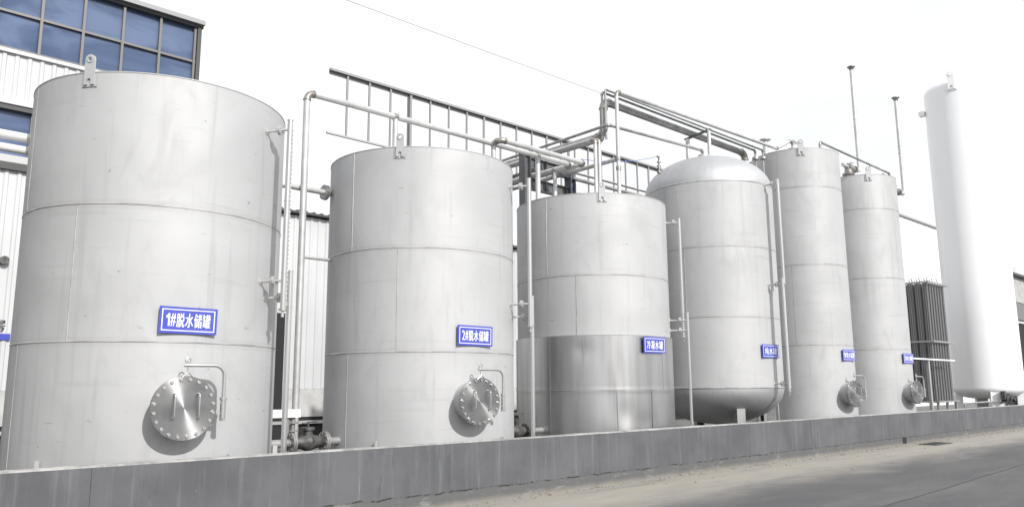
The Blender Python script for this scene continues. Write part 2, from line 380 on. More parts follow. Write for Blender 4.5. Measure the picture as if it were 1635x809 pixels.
# ------------------------------------------------------------------ setting: ground
def sheet(name, x0, x1, y0, y1, z, m):
    return tag(MB().add([(x0, y0, z), (x1, y0, z), (x1, y1, z), (x0, y1, z)], [(0, 1, 2, 3)]).build(name, m), kind='structure')
sheet('ground', -600, 900, -600, 900, -0.02, M['yard'])
sheet('road', -60, 160, -30, 8.90, 0.0, M['road'])
sheet('yard_paving', -40, 140, 8.90, 60, -0.004, M['yard'])
p0, p1 = Vector((9.35, 4.55, 0.004)), Vector((40, 5.9, 0.004))
mb = MB(); pr = []
for i in range(61):
    p = p0.lerp(p1, i / 60); p.y += 0.05 * noise.noise((p.x * 0.9, 3, 1)) + 0.02 * noise.noise((p.x * 4, 1, 1)); pr.append(p)
mb.add([p + Vector((0, s * 0.012, 0)) for p in pr for s in (-1, 1)], [(2 * i, 2 * i + 2, 2 * i + 3, 2 * i + 1) for i in range(60)])
tag(mb.build('road_crack', M['crack']), kind='structure')

# ------------------------------------------------------------------ low concrete wall
WY, WT, WH = 8.87, 0.20, 0.84
wall = thing('concrete_wall', 'long low grey concrete wall running along the road in front of the tanks', 'wall', (8, WY, 0))
mb = MB(); xs = [-14, 2.62, 13.9, 17.6, 24.9, 31.9, 40, 60]
fill = MB()
for i in range(len(xs) - 1):
    g = 0.0022
    mb.box(xs[i] + g, xs[i + 1] - g, WY, WY + WT, -0.1, WH)
    if i: fill.box(xs[i] - g, xs[i] + g, WY + 0.012, WY + WT - 0.012, -0.1, WH - 0.01)
put(mb, 'wall_face', M['wall'], wall); put(fill, 'joint_filler', M['crack'], wall)
cp = MB(); random.seed(3); x = xs[0]
while x < xs[-1]:
    L = random.uniform(0.5, 1.4); x2 = min(x + L, xs[-1])
    cp.box(x, x2, WY + random.uniform(0.004, 0.012), WY + WT - 0.004, WH - 0.002, WH + random.uniform(0.008, 0.016)); x = x2
put(cp, 'wall_coping', M['coping'], wall)
put(MB().box(23.15, 23.42, WY - 0.006, WY + 0.05, 0.03, 0.2), 'drain_hole', M['dark'], wall)
gr = thing('drain_grate', 'dark iron drain grate set in the paving beside the wall', 'grate', (24.1, 8.35, 0.004))
mb = MB(); mb.box(23.5, 24.75, 8.12, 8.17, 0.004, 0.02); mb.box(23.5, 24.75, 8.55, 8.6, 0.004, 0.02)
put(mb, 'grate_frame', M['iron'], gr)
mb = MB()
for i in range(22): mb.box(23.5 + i * 0.058, 23.53 + i * 0.058, 8.172, 8.548, 0.004, 0.018)
put(mb, 'grate_bars', M['iron'], gr)

gm = MB(); random.seed(21)
for i in range(900):
    x = random.uniform(5, 34); y = WY - 0.02 - abs(random.gauss(0, 0.16)) - (random.random() < 0.15) * random.uniform(0, 2.2); r = random.choice((0.006, 0.008, 0.01, 0.014, 0.02)) * random.uniform(0.7, 1.3)
    a = random.uniform(0, 6.3); vs = []
    for sx, sy, sz in ((1, 0, 0), (0, 1, 0), (-1, 0, 0), (0, -1, 0), (0, 0, 1), (0, 0, -1)):
        k = r * random.uniform(0.7, 1.3); vs.append((x + k * (sx * math.cos(a) - sy * math.sin(a)), y + k * (sx * math.sin(a) + sy * math.cos(a)), r * 0.4 + sz * k * 0.7))
    gm.add(vs, [(0, 1, 4), (1, 2, 4), (2, 3, 4), (3, 0, 4), (1, 0, 5), (2, 1, 5), (3, 2, 5), (0, 3, 5)])
M['grit'] = mat('loose grit', (0.24, 0.225, 0.2), 0.9)
tag(gm.build('loose_grit', M['grit'], sharp=5), kind='stuff', label='loose grit and small stones along the foot of the low wall', cat='grit')

# ------------------------------------------------------------------ buildings
def corrugated(mb, x0, x1, y, z0, z1, pitch=0.3, d=0.035, rib=0.07):
    prof = []; x = x0
    while x < x1 - 1e-6:
        for dx, yy in ((0, y), (pitch - rib * 2, y), (pitch - rib * 1.6, y - d), (pitch - rib * 0.5, y - d), (pitch - rib * 0.1, y)):
            prof.append((min(x + dx, x1), yy))
        x += pitch
    prof.append((x1, y)); k = len(prof)
    mb.add([(a, b, z) for z in (z0, z1) for a, b in prof], [(i, i + 1, k + i + 1, k + i) for i in range(k - 1)])
BY = 24.0
fb = thing('factory_building', 'white factory building with bands of blue glass and a lower shed wing behind the tanks', 'building', (5, BY, 0))
mb = MB(); mb.box(-30, 9.28, BY + 0.25, 44, 0, 12.9); mb.box(9.28, 62, BY + 0.25, 44, 0, 7.4)
mb.box(-30, -7, 5, BY - 0.2, 0, 11); put(mb, 'body_with_added_wing', M['plinth'], fb)  # unseen left wing added to darken the left side of the nearest tank
mb = MB(); corrugated(mb, -30, 9.28, BY + 0.1, 9.2, 10.62); put(mb, 'wall_panel', M['sheet'], fb)
mb = MB(); corrugated(mb, -30, 62, BY, 1.62, 7.36); put(mb, 'wall_panel', M['sheet'], fb)
put(MB().box(-30, 62, BY - 0.02, BY + 0.24, 0.72, 1.615), 'plinth', M['plinth'], fb)
put(MB().box(-30, 62, BY + 0.02, BY + 0.24, 0, 0.715), 'base_shade_strip', M['dark'], fb)  # near-black strip painted in for the shade along the building's foot
put(MB().box(-30, 62, BY - 0.12, BY - 0.05, 0.50, 0.60), 'base_rail', M['trim'], fb)
rf = MB(); rf.box(9.28, 62.2, BY - 0.25, 44, 7.4, 7.47); put(rf, 'roof', M['darktrim'], fb)
rb = MB()
for i in range(175): rb.box(9.45 + i * 0.3, 9.53 + i * 0.3, BY - 0.25, 44, 7.47, 7.51)
put(rb, 'roof_ribs', M['darktrim'], fb)
# upper glazing
wf = put(MB().box(-30, 9.24, BY + 0.2, BY + 0.25, 10.7, 12.95), 'window_frame', M['mullion'], fb)
gl = MB(); random.seed(5); cols = [9.15 - 1.06 * i for i in range(33)]; rows = [10.74, 11.78, 12.92]
for i in range(len(cols) - 1):
    for j in range(2):
        t1, t2 = random.uniform(-0.012, 0.012), random.uniform(-0.012, 0.012)
        a, b_, z0, z1 = cols[i + 1], cols[i], rows[j], rows[j + 1]
        gl.add([(a, BY + 0.17 + t1, z0), (b_, BY + 0.17 - t1, z0), (b_, BY + 0.17 - t1 + t2, z1), (a, BY + 0.17 + t1 + t2, z1)], [(0, 1, 2, 3)])
put(gl, 'window_glass', M['glass'], fb)
mu = MB()
for c in cols: mu.box(c - 0.035, c + 0.035, BY + 0.06, BY + 0.2, 10.72, 12.94)
for z in (10.74, 11.78): mu.box(-30, 9.2, BY + 0.08, BY + 0.195, z - 0.035, z + 0.035)
put(mu, 'mullions', M['mullion'], fb)
put(MB().box(9.20, 9.32, BY + 0.0, BY + 0.3, 7.5, 12.96), 'corner_post', M['darktrim'], fb)
ro = MB(); ro.box(-30, 9.37, BY - 0.14, 44, 12.98, 13.12); put(ro, 'parapet_cap', M['lattice'], fb)
put(MB().box(-30, 9.36, BY - 0.02, BY + 0.3, 12.90, 12.975), 'soffit', M['darktrim'], fb)
put(MB().box(-30, 9.3, BY + 0.0, BY + 0.22, 10.60, 10.70), 'sill', M['sheet'], fb)
# lower glazing band
put(MB().box(-30, 9.2, BY + 0.16, BY + 0.19, 7.75, 9.1), 'window_glass', M['glass'], fb)
for c in cols[::2]: put(MB().box(c - 0.03, c + 0.03, BY + 0.08, BY + 0.15, 7.765, 9.015), 'mullion', M['mullion'], fb)
put(MB().box(-30, 9.25, BY - 0.02, BY + 0.2, 9.02, 9.16), 'window_head', M['darktrim'], fb)
put(MB().box(-30, 9.25, BY - 0.06, BY + 0.2, 9.16, 9.28), 'flashing', M['sheet'], fb)
put(MB().box(-30, 9.28, BY - 0.10, BY + 0.2, 7.56, 7.76), 'sill', M['trim'], fb)
put(MB().box(-30, 9.28, BY - 0.14, BY + 0.2, 7.362, 7.556), 'gutter', M['darktrim'], fb)
put(MB().box(11.2, 12.56, BY - 0.07, BY - 0.045, 0, 4.05), 'doorway', M['dark'], fb)
mb = MB(); mb.tube([(5.05, BY - 0.12, 0.6), (5.05, BY - 0.12, 7.4)], 0.05, 10); mb.tube([(5.35, BY - 0.09, 0.6), (5.35, BY - 0.09, 7.4)], 0.015, 8)
put(mb, 'downpipe', M['sheet'], fb)
mxs = Matrix(((1, 0, 0, 4.36 - 5), (0, 0, -1, -0.045), (0, 1, 0, 3.28), (0, 0, 0, 1)))
text_obj('lettering', '机房', M['ink'], fb, 0.74, 0.32, mxs, 0.004, 0.006)
sp = put(MB().box(4.2, 4.86, BY - 0.07, BY - 0.04, 2.90, 3.06), 'door_plate', M['sign'], fb)
text_obj('lettering', '-2', M['letter'], sp, 0.14, 0.09, Matrix(((1, 0, 0, -0.02), (0, 0, -1, -0.072), (0, 1, 0, 2.98), (0, 0, 0, 1))), 0.003, 0.003)
lp = MB(); lp.tube([(4.55, BY - 0.02, 4.95), (4.55, BY - 0.16, 4.95)], 0.11, 16); put(lp, 'wall_lamp', M['iron'], fb)

fh = thing('industrial_hall', 'distant white industrial hall behind the white tank', 'building', (80, 26, 0))
put(MB().box(56, 94, 24.3, 60, 0, 15.1), 'hall_body', M['sheet'], fh)
mb = MB(); corrugated(mb, 56, 94, 24.1, 0, 15.1, 0.9, 0.03); put(mb, 'wall_panel', M['white'], fh)
put(MB().box(55.8, 94.2, 23.9, 60.2, 15.1, 15.22), 'roof_edge', M['trim'], fh)
ws = thing('workshop_building', 'grey workshop with a dark eaves line and dark openings at the far right', 'building', (110, 26, 0))
put(MB().box(94.5, 150, 24.6, 60, 0, 13.3), 'workshop_body', M['plinth'], ws)
mb = MB(); corrugated(mb, 94.5, 150, 24.4, 10.3, 13.3, 0.6, 0.05); put(mb, 'wall_panel', M['plinth'], ws)
put(MB().box(94.3, 150, 24.0, 60, 13.3, 13.9), 'roof', M['sheet'], ws)
put(MB().box(94.3, 150, 23.9, 24.4, 13.05, 13.28), 'eaves', M['darktrim'], ws)
put(MB().box(94.6, 150, 24.3, 24.55, 8.4, 10.2), 'window', M['mullion'], ws)
put(MB().box(94.5, 150, 24.2, 24.5, 8.0, 8.2), 'sill', M['sheet'], ws)
put(MB().box(94.6, 150, 24.3, 24.55, 0.4, 7.9), 'opening', M['dark'], ws)

# ------------------------------------------------------------------ tanks
YC = 11.04
def seam_profile(r, z0, z1, seams, top=True):
    prof = [(r, z0)]
    for z in sorted(seams):
        prof += [(r, z - 0.075), (r, z - 0.06), (r, z - 0.03)]
        prof += [(r, z - 0.011), (r + 0.006, z - 0.004), (r + 0.006, z + 0.004), (r, z + 0.011), (r, z + 0.03), (r, z + 0.055)]
    prof.append((r, z1)); return prof
def shell_mesh(r, z0, z1, seams, vseams, n=128):
    mb = MB(); prof = seam_profile(r, z0, z1, seams)
    for j in range(len(prof) - 1):
        d_ = min([abs((prof[j + 1][1] + prof[j][1]) / 2 - q) for q in seams] or [9])
        mb.cur = 1 if d_ < 0.009 else 2 if d_ < 0.055 else 0
        mb.lathe(prof[j:j + 2], n)
    mb.cur = 1
    for ang, a, b in vseams:
        t = R(ang); w_ = 0.008 / r
        vs = []; k = 14
        for i in range(k + 1):
            z = a + (b - a) * i / k; j = 0.002 * noise.noise((z * 5, ang, 1))
            for da, dr in ((-w_, -0.002), (-w_ * 0.4, 0.005), (w_ * 0.4, 0.005), (w_, -0.002)):
                vs.append(((r + dr) * math.cos(t + da + j), (r + dr) * math.sin(t + da + j), z))
        mb.add(vs, [(i * 4 + q, i * 4 + q + 1, i * 4 + q + 5, i * 4 + q + 4) for i in range(k) for q in range(3)])
    mb.cur = 0
    return mb
proto = {}
def circle(r, n=40, cx=0, cy=0): return [(cx + r * math.cos(6.28318 * i / n), cy + r * math.sin(6.28318 * i / n)) for i in range(n)]

def lifting_lug(t, ang, r, ztop, k=0.75, m='shell'):
    pad = plate([(-0.125, -0.12), (0.125, -0.12), (0.125, 0.10), (-0.125, 0.10)], [], 0.014)
    l = pad.build('lifting_lug', M[m], t, mx=frame(ang, r + 0.001, ztop - 0.10 * k / 0.75) @ Matrix.Scale(k, 4))
    out = [(-0.085, -0.09), (-0.035, -0.09), (-0.035, -0.015), (-0.02, 0.01), (0.02, 0.01), (0.035, -0.015), (0.035, -0.09), (0.085, -0.09), (0.085, 0.30)]
    out += [(0.085 * math.cos(a), 0.33 + 0.085 * math.sin(a)) for a in [math.pi * i / 16 for i in range(17)]] + [(-0.085, 0.30)]
    ey = plate(out, [circle(0.036, 20, 0, 0.335)], 0.03)
    ring = MB(); ring.lathe([(0.036, 0.02), (0.036, 0.042), (0.06, 0.042), (0.06, 0.02)], 24)
    for v in ring.v: pass
    o0 = len(ey.v); ey.v += [(x, y + 0.335, z) for x, y, z in ring.v]; ey.f += [tuple(i + o0 for i in f) for f in ring.f]; ey.mi += ring.mi
    ey.build('lug_plate', M[m], l, mx=Matrix.Translation((0, 0, 0.0145)))
    return l

def manhole(t, ang, r, z, rot=0.0):
    L = 0.27; mx = frame(ang, r, z)
    neck = MB(); neck.lathe([(0.30, -0.05), (0.30, L - 0.065), (0.355, L - 0.06), (0.355, L - 0.036), (0.30, L - 0.034)], 56)
    o = neck.build('manhole', M['shell'], t, mx=mx)
    if 'cover' not in proto:
        cv = MB(); cv.lathe([(0.0005, L - 0.03), (0.355, L - 0.03), (0.36, L - 0.026), (0.36, L - 0.003), (0.357, L), (0.0005, L)], 64)
        proto['cover'] = cv.build('cover', M['cover'], o)
        bt = MB()
        a = 0; bt.cyl((0, 0, L - 0.075), (0, 0, L + 0.012), 0.009, 8); bt.tube([(0, 0, L + 0.001), (0, 0, L + 0.018)], 0.019, 6); bt.tube([(0, 0, L - 0.08), (0, 0, L - 0.062)], 0.019, 6)
        proto['bolt'] = bt.build('bolt', M['bolt'], o, mx=Matrix.Translation((0.322, 0, 0)))
        hd = MB(); runs, arcs = bent([(0, -0.14, L), (0, -0.14, L + 0.06), (0, 0.14, L + 0.06), (0, 0.14, L)], 0.03)
        pts = []
        for i, (p, q) in enumerate(runs):
            pts += [p, q] if i == 0 else [q]
            if i < len(arcs): pts += arcs[i][1:]
        hd.tube(pts, 0.0095, 10)
        proto['handle'] = hd.build('handle', M['tube'], o, mx=Matrix.Translation((-0.115, 0.02, 0)))
        dv = MB(); zz = L - 0.02; xa = 0.435
        arc = [(xa - 0.12 + 0.12 * math.cos(k * math.pi / 16), 0.36 + 0.12 * math.sin(k * math.pi / 16), zz) for k in range(9)]
        dv.tube([(xa, -0.10, zz)] + [(xa, 0.1, zz)] + arc + [(-0.02, 0.48, zz)], 0.021, 12)
        proto['arm'] = dv.build('davit_arm', M['tube'], o)
        sl = MB(); sl.tube([(xa, -0.13, zz), (xa, 0.11, zz)], 0.032, 14); sl.tube([(xa, 0.085, zz), (xa, 0.115, zz)], 0.042, 14); sl.tube([(xa, -0.15, zz), (xa, -0.12, zz)], 0.038, 6)
        sl.box(0.30, xa, -0.075, -0.06, zz - 0.06, zz + 0.015); sl.box(0.30, xa, 0.045, 0.06, zz - 0.06, zz + 0.015)
        proto['sleeve'] = sl.build('davit_sleeve', M['tube'], o)
        ey = MB(); ey.tube([(0.02, 0.40, zz), (0.02, 0.53, zz)], 0.009, 8)
        ey.tube([(0.02 + 0.03 * math.cos(k * math.pi / 10), 0.535 + 0.03 * math.sin(k * math.pi / 10), zz) for k in range(21)], 0.008, 8)
        ey.tube([(-0.045, 0.335, zz + 0.02), (0.02, 0.405, zz + 0.02), (0.085, 0.335, zz + 0.02)], 0.008, 8)
        proto['eye'] = ey.build('hanger', M['tube'], o)
        hs_, bs_ = [proto['handle']], [proto['bolt']]
    else:
        for k in ('cover', 'arm', 'sleeve', 'eye'): dup(proto[k], o)
        hs_ = [dup(proto['handle'], o)]; bs_ = [dup(proto['bolt'], o)]
    hs_[0].matrix_local = Matrix.Translation((-0.115, 0.02, 0))
    dup(proto['handle'], o, Matrix.Translation((0.15, 0.02, 0)))
    for k in range(20):
        a = 2 * math.pi * (k + 0.5) / 20 + rot; mxb = Matrix.Rotation(a, 4, 'Z') @ Matrix.Translation((0.322, 0, 0))
        if k == 0: bs_[0].matrix_local = mxb
        else: dup(proto['bolt'], o, mxb)
    return o

def name_sign(t, ang, r, z, body, label, wdt=0.66, tw=0.50, tilt=0.0):
    mx = frame(ang, r - 0.008, z) @ Matrix.Rotation(R(tilt), 4, 'Z')
    h = 0.31; b = MB()
    b.box(-wdt / 2, wdt / 2, -h / 2, h / 2, 0.02, 0.035)
    for x in (-wdt / 2 + 0.05, wdt / 2 - 0.09): b.box(x, x + 0.04, -h / 2 + 0.03, h / 2 - 0.03, -0.07, 0.0198)
    s_ = b.build('name_sign', M['sign'], t, mx=mx, sharp=20); s_['label'] = label
    f = MB(); x0, y0, w_ = wdt / 2 - 0.028, h / 2 - 0.028, 0.011
    f.box(-x0, x0, y0 - w_, y0, 0.0352, 0.0375); f.box(-x0, x0, -y0, -y0 + w_, 0.0352, 0.0375)
    f.box(-x0, -x0 + w_, -y0 + w_, y0 - w_, 0.0352, 0.0375); f.box(x0 - w_, x0, -y0 + w_, y0 - w_, 0.0352, 0.0375)
    f.build('border', M['letter'], s_)
    text_obj('lettering', body, M['letter'], s_, tw, 0.165, Matrix.Translation((0, 0, 0.0352)), 0.002, 0.0022)
    return s_

def level_gauge(t, ang, r, rad, z0, z1, nozz, board=True, tr=0.036):
    f = frame(ang, r + rad, 0); up = Vector((0, 0, 1))
    W_ = lambda x, zz, z: f @ Vector((x, z, zz))
    tube = MB(); tube.cyl(W_(0, 0, z0), W_(0, 0, z1), tr, 16); tube.cyl(W_(0, 0, z1), W_(0, 0, z1 + 0.012), tr * 1.15, 16)
    zc = z0 + 0.45
    while zc < z1 - 0.2: tube.cyl(W_(0, 0, zc), W_(0, 0, zc + 0.02), tr * 1.12, 16); zc += 0.95
    o = tube.build('level_gauge', M['tube'], t)
    if board:
        b = MB(); b.obox(W_(0.085, -0.03, (z0 + z1) / 2), f.to_3x3() @ Vector((0.042, 0, 0)), f.to_3x3() @ Vector((0, 0, 0.008)), up * (z1 - z0 - 0.1) / 2)
        tk = b; b.cur = 1; z = z0 + 0.12
        while z < z1 - 0.1:
            tk.obox(W_(0.10, -0.0195, z), f.to_3x3() @ Vector((0.022, 0, 0)), f.to_3x3() @ Vector((0, 0, 0.002)), up * 0.004); z += 0.06
        b.build('scale_board', [M['whitepipe'], M['ink']], o)

    for z in nozz:
        nz = MB(); nz.cyl(W_(0, -rad - 0.03, z), W_(0, -0.02, z), 0.017, 10)
        flange(nz, W_(0, -rad * 0.42, z), f.to_3x3() @ Vector((0, 0, 1)), 0.062, 0.02, 6)
        nz.cyl(W_(0, -rad - 0.005, z), W_(0, -rad + 0.012, z), 0.045, 16)
        nz.build('nozzle', M['pipe'], o)
    dr = MB(); dr.cyl(W_(0, 0, z0 - 0.06), W_(0, 0, z0), 0.015, 8); dr.cyl(W_(0, 0, z0 - 0.03), W_(0, 0, z0 + 0.0), 0.055, 14); dr.cyl(W_(0, 0, z0 - 0.11), W_(0, 0, z0 - 0.05), 0.022, 8)
    dr.build('drain_valve', M['bolt'], o)
    return o

def roof_mesh(r, z):
    mb = MB(); mb.lathe([(r - 0.02, z - 0.012), (r + 0.006, z - 0.012), (r + 0.006, z), (r * 0.5, z + 0.0), (0.01, z + 0.0)], 128); return mb

R1 = 1.592
G = 'stainless storage tanks behind the low wall'
# tanks one and two
def big_tank(x, label, vseams, sign, slabel, ha, la, rot):
    t = thing('storage_tank', label, 'tank', (x, YC, 0), G)
    shell_mesh(R1, 0, 5.36, (2.15, 3.75), vseams).build('shell', [M['shell'], M['weld'], M['band']], t)
    roof_mesh(R1, 5.372).build('roof', M['shell'], t)
    lifting_lug(t, la, R1, 5.37)
    manhole(t, ha, R1, 1.40, rot)
    name_sign(t, -95.5, R1, 2.405, sign, slabel, tilt=-0.8)
    level_gauge(t, -58, R1, 0.34, 2.62, 5.12, (5.0, 2.98))
    level_gauge(t, -53, R1, 0.34, 0.3, 3.12, (2.78, 0.7), False)
    for a in (-20, -75, -150):
        f = frame(a, R1, 0); MB().obox(f @ Vector((0, 0.42, 0.06)), f.to_3x3() @ Vector((0.012, 0, 0)), (0, 0, 0.42), f.to_3x3() @ Vector((0, 0, 0.03))).build('anchor_fin', M['shell'], t)
    return t
t1 = big_tank(3.87, 'nearest and largest-looking stainless tank, at the left, with sign reading 1#', [(-143, 2.17, 3.73), (-178, 3.77, 5.35), (-173, 0.02, 2.13)],
         '1#脱水储罐', 'blue sign reading 1#脱水储罐', -97.4, -142, 0.0)
t2 = big_tank(8.334, 'stainless tank whose blue sign reads 2#, second from the left', [(-140.5, 2.17, 3.73), (-171, 3.77, 5.35), (-172, 0.02, 2.13)],
         '2#脱水储罐', 'blue sign reading 2#脱水储罐', -98, -140, 0.1)
# tank three, lower half clad in bright sheet
t3 = thing('storage_tank', 'stainless tank with shiny dented metal cladding round its lower half, third from left', 'tank', (12.858, YC, 0), G)
shell_mesh(R1, 0, 5.36, (3.75,), [(-173, 3.77, 5.35), (-150.6, 2.5, 3.73), (-40, 2.5, 3.73)]).build('shell', [M['shell'], M['weld'], M['band']], t3)
roof_mesh(R1, 5.372).build('roof', M['shell'], t3)
mb = MB(); n = 220; rows_ = [i * 2.575 / 60 for i in range(61)]; vs = []
dents = [(-118, 1.1, 0.16, 0.25, 0.028), (-147, 2.3, 0.2, 0.16, 0.022), (-122, 1.9, 0.07, 0.4, 0.014), (-105, 0.9, 0.25, 0.2, 0.02), (-135, 0.6, 0.3, 0.3, 0.012), (-95, 2.0, 0.1, 0.5, 0.014), (-160, 1.5, 0.25, 0.5, 0.012), (-128, 1.35, 0.12, 0.5, 0.013)]
for z in rows_:
    for i in range(n):
        a = 360 * i / n - 180; r = 1.628 + 0.008 * noise.noise((a * 0.10, z * 0.22, 2)) 
        for da, dz, wa, wz, dd in dents:
            r -= 0.65 * dd * math.exp(-((math.radians(a - da) * 1.6 / wa) ** 2) - ((z - dz) / wz) ** 2)
        if abs(z - 1.545) < 0.03: r += 0.004
        vs.append((r * math.cos(R(a)), r * math.sin(R(a)), z))
mb.add(vs, [(j * n + i, j * n + (i + 1) % n, (j + 1) * n + (i + 1) % n, (j + 1) * n + i) for j in range(60) for i in range(n)])
k = len(mb.v); rr = [(1.628, 2.575), (1.58, 2.60)]
mb.lathe(rr, n)
o = mb.build('cladding', M['clad'], t3, sharp=60); o['label'] = 'shiny dented metal sheet cladding'
sm = MB(); sm.lathe([(1.629, 1.538), (1.6345, 1.542), (1.6345, 1.548), (1.629, 1.552)], 128)
for a, z0, z1 in ((-146, 1.55, 2.57), (-124, 0.02, 1.54), (-171, 0.02, 2.57), (-84, 1.55, 2.57), (-97, 0.02, 1.54)):
    f = frame(a, 1.626, 0); sm.obox(f @ Vector((0, (z0 + z1) / 2, 0.004)), f.to_3x3() @ Vector((0.012, 0, 0)), (0, 0, (z1 - z0) / 2), f.to_3x3() @ Vector((0, 0, 0.005)))
sm.build('cladding_seams', M['clad'], t3)
lifting_lug(t3, -131, R1, 5.37)
name_sign(t3, -94, 1.64, 2.405, '冷凝水罐', 'blue sign reading 冷凝水罐', 0.64, 0.47)
level_gauge(t3, -57, R1, 0.27, 2.62, 5.08, (5.0,), True, 0.03)
level_gauge(t3, -58, R1, 0.36, 0.3, 3.1, (2.95, 2.74), False, 0.03)
mb = MB(); mb.lathe([(0.22, 5.37), (0.22, 5.42), (0.27, 5.42), (0.27, 5.46), (0.02, 5.46)], 32, (0.85, -0.75)); mb.build('roof_hatch', M['pipe'], t3)
# tank four, domed on legs
X4 = 17.476; R4 = 1.59
t4 = thing('storage_tank', 'stainless tank with a domed top and dished bottom standing on legs', 'tank', (X4, YC, 0), G)
shell_mesh(R4, 1.57, 6.45, (3.2, 4.86), [(-170, 3.2, 4.86)]).build('shell', [M['shell'], M['weld'], M['band']], t4)
mb = MB(); mb.lathe([(R4 * math.cos(a), 6.45 + 0.96 * math.sin(a)) for a in [math.pi / 2 * i / 20 for i in range(20)]] + [(0.01, 7.41)], 96)
mb.cur = 1; mb.lathe([(R4, 6.43), (R4 + 0.008, 6.442), (R4 + 0.008, 6.458), (R4 - 0.001, 6.47)], 128); mb.build('top_head', [M['dome'], M['weld']], t4)
mb = MB(); mb.lathe([(0.01, 0.70)] + [(R4 * math.cos(a), 1.57 - 0.87 * math.sin(a)) for a in [math.pi / 2 * (1 - i / 20) for i in range(1, 21)]], 96)
mb.cur = 1; mb.lathe([(R4, 1.55), (R4 + 0.012, 1.562), (R4 + 0.012, 1.578), (R4, 1.59)], 128); mb.build('bottom_head', [M['dome'], M['weld']], t4)
for a in (-125, -35, 55, 145, -64):
    f = frame(a, R4 - 0.25, 0); g3 = f.to_3x3()
    lg = MB(); lg.obox(f @ Vector((0, 0.55, 0)), g3 @ Vector((0.10, 0, 0)), (0, 0, 0.55), g3 @ Vector((0, 0, 0.012)))
    lg.obox(f @ Vector((0.09, 0.55, -0.10)), g3 @ Vector((0.012, 0, 0)), (0, 0, 0.55), g3 @ Vector((0, 0, 0.088)))
    lg.obox(f @ Vector((-0.09, 0.55, -0.10)), g3 @ Vector((0.012, 0, 0)), (0, 0, 0.55), g3 @ Vector((0, 0, 0.088)))
    lg.build('leg', M['pipe_dull'], t4)
mb = MB(); mb.cyl((0, 0, 0.1), (0, 0, 0.75), 0.09, 16); mb.cyl((0, 0, 0.45), (0, 0, 0.5), 0.16, 16); mb.cyl((0.0, 0, 0.2), (1.4, -0.6, 0.2), 0.06, 12); mb.build('outlet_pipe', M['pipe_dull'], t4)
name_sign(t4, -96, R4, 2.41, '纯水罐', 'blue sign reading 纯水罐', 0.64, 0.46)
level_gauge(t4, -89, R4, 0.34, 4.0, 6.5, (6.42,), True, 0.034)
level_gauge(t4, -92, R4, 0.36, 1.5, 4.1, (3.97, 1.66), True, 0.034)
mb = MB(); mb.cyl((0, 0.06, 7.38), (0, 0.06, 7.5), 0.06, 16); mb.cyl((0, 0.06, 7.46), (0, 0.06, 7.5), 0.14, 24); mb.cyl((0, 0.06, 7.505), (0, 0.06, 7.54), 0.14, 24)
mb.build('top_nozzle', M['pipe'], t4)
v4 = MB(); bx_, by_ = 16.2 - X4, 11.6 - YC
v4.cyl((bx_, by_, 6.75), (bx_, by_, 7.36), 0.018, 10); v4.cyl((bx_, by_, 6.93), (bx_, by_, 6.98), 0.055, 14); v4.cyl((bx_, by_, 7.05), (bx_, by_, 7.14), 0.04, 12)
v4.cyl((bx_ - 0.08, by_, 7.1), (bx_ + 0.08, by_, 7.1), 0.014, 8); v4.cyl((bx_, by_, 7.2), (bx_, by_, 7.23), 0.05, 14); v4.cyl((bx_ - 0.06, by_, 7.35), (bx_ + 0.02, by_, 7.35), 0.025, 10)
v4.build('dome_valve', M['elbow'], t4)
# tanks five and six, tall and slim
R5 = 1.26
def tall_tank(x, label, vseams, sign, slabel, ha, la):
    t = thing('storage_tank', label, 'tank', (x, YC, 0), G)
    shell_mesh(R5, 0, 8.34, (2.72, 4.97, 7.22), vseams, 112).build('shell', [M['shell'], M['weld'], M['band']], t)
    roof_mesh(R5, 8.352).build('roof', M['shell'], t)
    lifting_lug(t, la, R5, 8.35, 0.9)
    manhole(t, ha, R5, 1.39, 0.05)
    name_sign(t, -95, R5, 2.44, sign, slabel, 0.64, 0.53)
    return t
t5 = tall_tank(22.339, 'tall slim stainless tank between the domed tank and its slim twin', [(-165, 2.74, 4.95)], '1#软水储罐', 'blue sign on the left tall tank', -103, -144.5)
t6 = tall_tank(26.604, 'tall slim stainless tank at the right end of the row, beside the finned vaporiser', [(-99, 4.99, 7.2)], '2#软水储罐', 'blue sign on the right tall tank', -99, -138.5)
o = t5; L_ = lambda p, t: Vector(p) - t.location
mb = MB(); mb.cyl(L_((21.5, 11.5, 8.3), t5), L_((21.5, 11.5, 8.86), t5), 0.075, 14); mb.tube([L_((21.5, 11.5, 8.85), t5), L_((21.5, 11.5, 8.9), t5), L_((21.5, 11.5, 8.93), t5)], [0.08, 0.17, 0.16], 20)
mb.build('roof_vent', M['pipe'], t5)
mb = MB(); mb.cyl(L_((21.95, 10.85, 8.3), t5), L_((21.95, 10.85, 8.5), t5), 0.10, 18); flange(mb, L_((21.95, 10.85, 8.53), t5), (0, 0, 1), 0.19, 0.03, 10)
mb.build('roof_nozzle', M['elbow'], t5)
